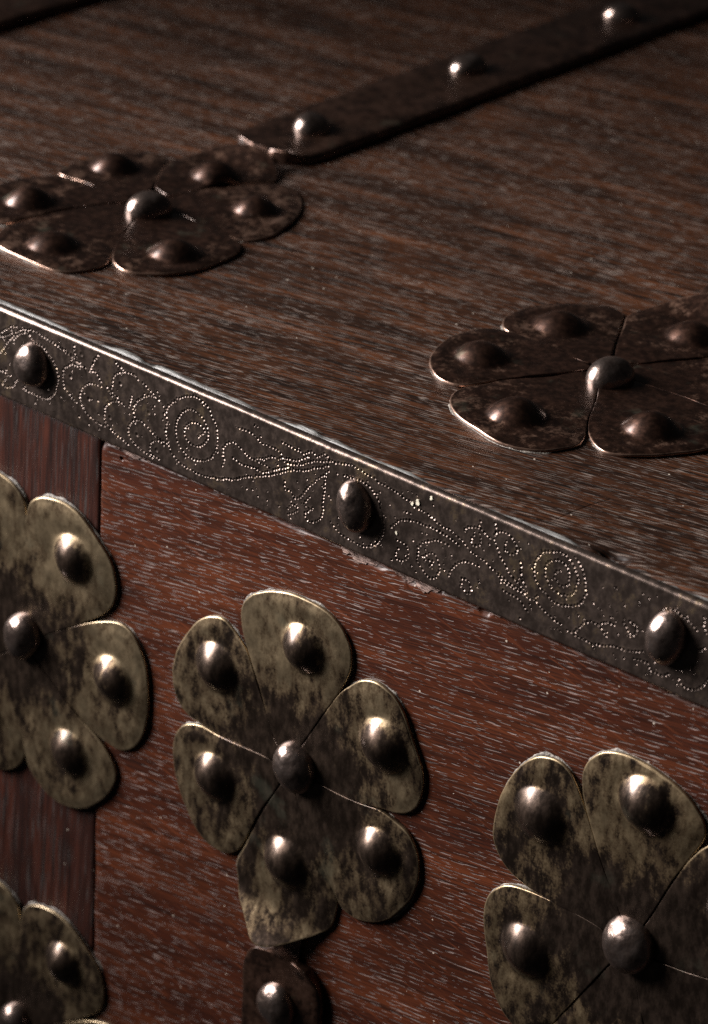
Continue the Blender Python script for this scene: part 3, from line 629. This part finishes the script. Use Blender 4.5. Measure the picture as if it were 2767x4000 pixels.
# ------------------------------------------------------------------ domed studs
def dome(name, plane, c, base_h, r, ht, material, parent, seed, lip=0.0):
    n, m = 48, 22
    t = np.linspace(0, 1, m)
    prof_r = np.sin(t * math.pi / 2) ; prof_h = np.cos(t * math.pi / 2) ** 0.9
    a = np.linspace(0, 2 * math.pi, n, endpoint=False)
    T, A = np.meshgrid(np.arange(m), a, indexing='ij')
    R_ = prof_r[T] * r * (1 + 0.07 * np.sin(2 * A + seed) + 0.025 * np.sin(3 * A + seed * 2.3))
    U = R_ * np.cos(A) * 0.93; V_ = R_ * np.sin(A) * (1.13 if plane == 'F' else 1.0)
    Hh = prof_h[T] * ht
    k = 0.030 * r / 0.0055
    Hh = Hh + 0.001 * (k * 22 * fbm(U * 1000 / 5 + seed * 3.1, V_ * 1000 / 5 + 7, 101, 2) + k * 3 * fbm(U * 1000 / 1.4 + seed, V_ * 1000 / 1.4, 104, 2)) * np.sqrt(np.clip(1 - prof_r[T] ** 4, 0, 1))
    W = to_world(plane, c[0] + U, c[1] + V_, base_h + Hh)
    # foot ring sunk into what it is driven through
    foot = to_world(plane, c[0] + U[-1] * 0.99, c[1] + V_[-1] * 0.99, np.full(n, base_h - 0.0012))
    Vt = np.concatenate([W[:1, :1].reshape(1, 3), W[1:].reshape(-1, 3), foot])
    F = [(0, 1 + i, 1 + (i + 1) % n) for i in range(n)]
    for q in range(m - 1):
        for i in range(n):
            b = 1 + q * n; F.append((b + i, b + (i + 1) % n, b + n + (i + 1) % n, b + n + i))
    last = 1 + (m - 1) * n
    F.append([last + i for i in range(n)])
    return mesh_obj(name, Vt, F, material, parent)

for k, (x, z) in enumerate(((-0.0805, -0.0100), (0.0172, -0.0104), (0.0985, -0.0096))):
    dome('stud', 'F', (x, z), FACE, 0.0051, 0.0042, M_stud, band, 1.3 + k * 2.1)

# ------------------------------------------------------------------ rosettes of six petals
def petal(plane, c, outline, boss, hgt, boss_r, boss_h, material, parent, seed, curl=None, tarn=0.0, residue=None):
    o = np.array(outline, float) / 100.0; b = np.array(boss, float) / 100.0       # mm
    loop = spline(list(map(tuple, o)) + [tuple(o[0])], 0.9)[:-1]
    # resample evenly and pull in a hair so that a slit stays open between neighbours
    n = 110
    L = np.concatenate([loop, loop[:1]]); s = np.concatenate([[0], np.cumsum(np.hypot(*np.diff(L, axis=0).T))])
    t = np.linspace(0, s[-1], n, endpoint=False)
    L = np.stack([np.interp(t, s, L[:, 0]), np.interp(t, s, L[:, 1])], -1)
    for _ in range(2): L = 0.25 * np.roll(L, 1, 0) + 0.5 * L + 0.25 * np.roll(L, -1, 0)
    tan = np.roll(L, -1, 0) - np.roll(L, 1, 0); tan /= np.linalg.norm(tan, axis=1)[:, None] + 1e-9
    nor = np.stack([-tan[:, 1], tan[:, 0]], -1)
    area2 = np.sum(L[:, 0] * np.roll(L[:, 1], -1) - L[:, 1] * np.roll(L[:, 0], -1))
    if area2 < 0: nor = -nor
    rl = np.hypot(L[:, 0], L[:, 1])
    rimf = sstep(22, 34, rl)                     # 1 at the free outer rim, 0 along the slits
    L = L + nor * (0.02 + rimf * 0.10 * fbm(t / 3.0 + seed, t * 0, 111, 2))[:, None]
    nrm = np.roll(nor, 0, 0)
    rings = np.concatenate([np.linspace(0, 0.9, 30), [0.93, 0.955]])
    hub = b * 0.98
    P = hub[None, None, :] + rings[1:, None, None] * (L[None] - hub)
    inner1 = L + nor * 0.40; inner2 = L + nor * 0.12
    P = np.concatenate([P, inner1[None], inner2[None], L[None], (L - nor * 0.03)[None], (L + nor * 0.02)[None]], 0)
    m = len(P)
    d = np.hypot(P[..., 0] - b[0], P[..., 1] - b[1]) / boss_r
    bump = boss_h * (0.85 * np.clip(1 - d ** 2, 0, 1) ** 1.15 + 0.15 * np.exp(-d ** 2 * 1.1))
    frac = np.concatenate([rings[1:], [0.975, 0.99, 1, 1, 1]])[:, None] * np.ones((1, n))
    rad = np.hypot(P[..., 0], P[..., 1])
    # domed sheet that falls to its rounded edge, except along the slits towards the middle
    fall = sstep(18, 34, rad) * sstep(0.72, 1.0, frac) ** 2
    h = hgt - 0.40 * fall + bump
    h = h + 0.40 * fbm(P[..., 0] / 9 + seed * 5, P[..., 1] / 9, 115, 2) * (0.35 + 0.65 * sstep(8, 22, rad))
    # a shallow hammered moat round the boss
    h = h - 0.18 * np.exp(-((d - 1.12) / 0.25) ** 2)
    if curl is not None:
        ax = np.array(curl[0]); along = P @ ax
        h = h + curl[2] * np.clip((along - curl[1]) / 8.0, 0, 2) ** 1.5
    h = np.maximum(h, 0.75)
    # rounded edge, then down to the wood
    ef = 0.30 + 0.70 * rimf
    h[-4] -= 0.04 * ef; h[-3] -= 0.16 * ef; h[-2] -= 0.50 * ef
    bot = np.full(n, 0.0) if curl is None else np.clip(h[-3] - 1.5, 0.0, None)
    h[-1] = np.minimum(bot, h[-2] - 0.1)
    W = to_world(plane, c[0] + P[..., 0] / 1000, c[1] + P[..., 1] / 1000, h / 1000)
    hh = hgt + boss_h - 0.0 + 0.40 * float(fbm(np.array([hub[0] / 9 + seed * 5]), np.array([hub[1] / 9]), 115, 2)[0])
    cen = to_world(plane, np.array([c[0] + hub[0] / 1000]), np.array([c[1] + hub[1] / 1000]), np.array([hh / 1000]))
    Vt = np.concatenate([cen, W.reshape(-1, 3)])
    F = [(0, 1 + i, 1 + (i + 1) % n) for i in range(n)]
    F += [tuple(r + 1) for r in grid_faces(m, n, True)]
    last = 1 + (m - 1) * n
    if curl is None: F.append([last + i for i in range(n)])
    ob = mesh_obj('petal', Vt, F, material, parent)
    if residue is not None:       # polish and dust caught against the outer rim
        wd = np.clip(-0.05 + 1.5 * fbm(t / 7.0 + seed, t * 0 + 3, 131, 2) + 0.6 * fbm(t / 1.1 + seed, t * 0, 133, 2), 0.0, 1.3) * rimf
        strip = np.stack([L + nor * 0.35, L - nor * (0.02 + wd * 0.35)[:, None], L - nor * (0.03 + wd)[:, None]], 0)
        hs = np.stack([np.full(n, 0.10), np.where(wd > 0.02, 0.30, 0.05), np.full(n, -0.15)], 0)
        residue.append(to_world(plane, c[0] + strip[..., 0] / 1000, c[1] + strip[..., 1] / 1000, hs / 1000))
    tr = (1 - sstep(5, 28, rad)) * 1.0 + 0.75 * (1 - sstep(0.6, 1.1, d)) + tarn - 1.0 * rimf[None, :] * sstep(0.978, 0.988, frac)
    tr = np.concatenate([[0.75], tr.ravel()]).astype(np.float32)
    at = ob.data.attributes.new('tarnish', 'FLOAT', 'POINT'); at.data.foreach_set('value', tr)
    return ob

def rosette(key, center, plane, petals, material, seed, label, curl_k=None, hgt=1.40, rot=0.0):
    root = bpy.data.objects.new('rosette', None)
    root.empty_display_size = 0.02
    root.location = to_world(plane, center[0], center[1], 0.0)
    sc.collection.objects.link(root); root.parent = chest
    root['label'] = label
    rs = np.random.RandomState(seed)
    kids = []; res = []
    tarns = TARN.get(key, [0, 0.1, -0.1, 0.15, 0.0, 0.1])
    for k, (ol, bo) in enumerate(petals):
        bo2 = np.array(bo, float)
        cu = None
        if curl_k == k:
            ax = bo2 / np.linalg.norm(bo2); cu = (ax, 38.5, 3.4 if plane == 'F' else 3.6)
        p = petal(plane, center, ol, bo, hgt - (0.2 if plane == 'L' else 0.0) + (0.06 if k % 2 else -0.06) + rs.normal(0, 0.03), 6.1 + rs.rand() * 0.9, 3.0 + rs.rand() * 0.8, material, None, seed * 1.7 + k * 3.3, cu, tarns[k], res)
        kids.append(p)
    kids.append(dome('stud', plane, center, (hgt - 0.2) / 1000, 0.0058 if key != 'F3' else 0.0064, 0.0049, M_stud, None, seed * 0.77))
    RV = np.concatenate([r.reshape(-1, 3) for r in res]); nn = res[0].shape[1]
    RF = np.concatenate([grid_faces(3, nn, True) + i * 3 * nn for i in range(len(res))])
    kids.append(mesh_obj('wax_residue', RV, RF, M_residue, None))
    bpy.context.view_layer.update()
    for p in kids:
        p.parent = root; p.matrix_parent_inverse = root.matrix_world.inverted()
    return root

TARN = {'F2': [0.10, -0.15, 0.0, 0.25, 0.35, 0.15], 'F3': [0.25, -0.1, 0.3, 0.3, 0.2, 0.15], 'F1': [-0.1, -0.25, -0.15, 0.0, 0.1, 0.1]}
RS = NT('wax_and_dust'); rv_ = RS.obj_mm()
RS.l(RS.mix(RS.mr(RS.noise(rv_, 1.2, 3), 0.35, 0.65), col(0.035, 0.027, 0.022), col(0.17, 0.15, 0.125)), RS.b.inputs['Base Color'])
RS.b.inputs['Roughness'].default_value = 0.6
RS.l(RS.bump(RS.noise(rv_, 2.5, 2), 0.0002), RS.b.inputs['Normal'])
M_residue = RS.m
LAB = {
 'L1': ('rusty brown iron rosette on the lid, hooked to the long strap', M_iron, 1),
 'L2': ('rusty brown iron rosette on the lid, cut by the right picture edge', M_iron, 1),
 'F2': ('tarnished brass rosette in the middle of the front panel, its bottom petal curled', M_brass, 4),
 'F3': ('tarnished brass rosette on the front panel at the lower right corner', M_brass_dark, 4),
 'F1': ('tarnished brass rosette over the panel seam at the left picture edge', M_brass, None),
}
for i, (key, (plane, c, pets)) in enumerate(ROSETTES.items()):
    lab, mat, ck = LAB[key]
    rosette(key, c, plane, pets, mat, 11 + i * 7, lab, ck)
rosette('F4', (-0.0850, -0.1985), 'F', ROSETTES['F1'][2], M_brass, 77, 'tarnished brass rosette at the bottom left corner, below another rosette', None)

# ------------------------------------------------------------------ straps that carry on from the rosettes
def strap(plane, origin, axis, length, neck, studs, material, label, seed, thick=2.4, half=13.2):
    """origin: where the two lobes of the end begin; axis: unit (u, v) it runs along"""
    ax = np.array(axis, float); sd = np.array([-ax[1], ax[0]])
    a = np.concatenate([np.linspace(-neck, -0.6, 14), np.linspace(-0.4, 4, 24), np.linspace(4.3, 14, 18), np.arange(15, length * 1000, 2.5)])
    def wid(q):
        w0 = np.where(q < 0, 4.2 + 0.5 * np.clip(-q - 4, 0, 3) / 3, 0)
        lobe = 5.0 + (half - 5.0) * np.sqrt(np.clip(1 - (np.clip(10 - q, 0, 10) / 10.3) ** 2, 0, 1))
        return np.where(q < -0.3, w0, np.where(q < 0.3, 3.3 + (q + 0.3) / 0.6 * (lobe - 3.3), lobe)) * (1 + 0.03 * fbm(q / 8, q * 0 + seed, 121))
    w = wid(a)
    b = np.concatenate([[-1, -1, -0.985, -0.95], np.linspace(-0.85, 0.85, 13), [0.95, 0.985, 1, 1]])
    A, B = np.meshgrid(a, b, indexing='ij')
    Bm = B * w[:, None]
    h = thick + 0.35 * (1 - B ** 2) + 0.5 * fbm(A / 11 + seed, Bm / 9, 125, 2)
    h = h - 0.5 * np.clip((np.abs(B) - 0.94) / 0.06, 0, 1) ** 2
    # the end lip turns up, the notch between the lobes dips to the neck
    end = np.clip(1 - np.clip(A, 0, None) / 3.5, 0, 1) * (A > -0.3)
    h = h + 1.5 * end * np.clip(np.abs(Bm) / 8 - 0.3, 0, 1)
    h = np.where(A < -0.2, 0.7 + (thick - 1.9) * sstep(0, 1, (A + neck) / neck), h)
    h[:, 0] = 0.0; h[:, -1] = 0.0
    U = origin[0] + (A * ax[0] + Bm * sd[0]) / 1000; V_ = origin[1] + (A * ax[1] + Bm * sd[1]) / 1000
    W = to_world(plane, U, V_, h / 1000)
    nr, nc = A.shape
    F = [tuple(r) for r in grid_faces(nr, nc)]
    F.append(list(range(nc))); F.append([(nr - 1) * nc + i for i in range(nc)])
    F += [(r * nc, (r + 1) * nc, (r + 1) * nc + nc - 1, r * nc + nc - 1) for r in range(nr - 1)]
    o = mesh_obj('strap', W.reshape(-1, 3), F, material, chest, sharp=math.radians(60))
    o['label'] = label
    for k, (sa, sb) in enumerate(studs):
        dome('stud', plane, (origin[0] + (sa * ax[0] + sb * sd[0]) / 1000, origin[1] + (sa * ax[1] + sb * sd[1]) / 1000), (thick + 0.1) / 1000, 0.0056, 0.0042, M_stud, o, seed + k * 1.9)
    return o
strap('L', (-0.1165, 0.1165), (0, 1), DEPTH - 0.1175, 6.0, [(20, 0), (88, 1.5), (158, -0.5), (226, 0)], M_strap, 'long dark iron strap running back across the lid', 3.0)
strap('L', (-0.2460, 0.1165), (0, 1), DEPTH - 0.1175, 6.0, [(84, 1), (150, 0), (222, 0)], M_strap, 'dark iron strap at the top left corner of the picture', 9.0)
strap('L', (0.0290, 0.1200), (0, 1), DEPTH - 0.1210, 6.0, [(22, 0), (90, 0), (160, 0)], M_strap, 'dark iron strap behind the rosette at the right edge', 14.0)
strap('F', (0.0030, -0.1335), (0, -1), 0.190, 6.0, [(13.5, 0), (82, 0), (150, 0)], M_strap, 'dark strap below the middle rosette on the front', 21.0, half=12.0)

# ------------------------------------------------------------------ flecks of old cream paint on the band
PF = NT('cream_paint'); PF.b.inputs['Roughness'].default_value = 0.6
pv = PF.obj_mm()
PF.l(PF.mix(PF.noise(pv, 2.0, 3), col(0.34, 0.30, 0.22), col(0.72, 0.68, 0.55)), PF.b.inputs['Base Color'])
rs = np.random.RandomState(9)
for (x, z, r) in FLECKS:
    n = 11
    a = np.linspace(0, 2 * math.pi, n, endpoint=False)
    q = r * (0.65 + 0.6 * rs.rand(n))
    top = [(x / 1000 + q[i] * 0.8 * math.cos(a[i]) / 1000, -(FACE + 0.00016 + 0.00006 * rs.rand()), z / 1000 + q[i] * math.sin(a[i]) / 1000) for i in range(n)]
    bot = [(p[0], -(FACE - 0.00025), p[2]) for p in top]
    F = [list(range(n))] + [(i, (i + 1) % n, n + (i + 1) % n, n + i) for i in range(n)] + [list(range(2 * n - 1, n - 1, -1))]
    mesh_obj('paint_fleck', np.array(top + bot), F, PF.m, band, smooth=False)
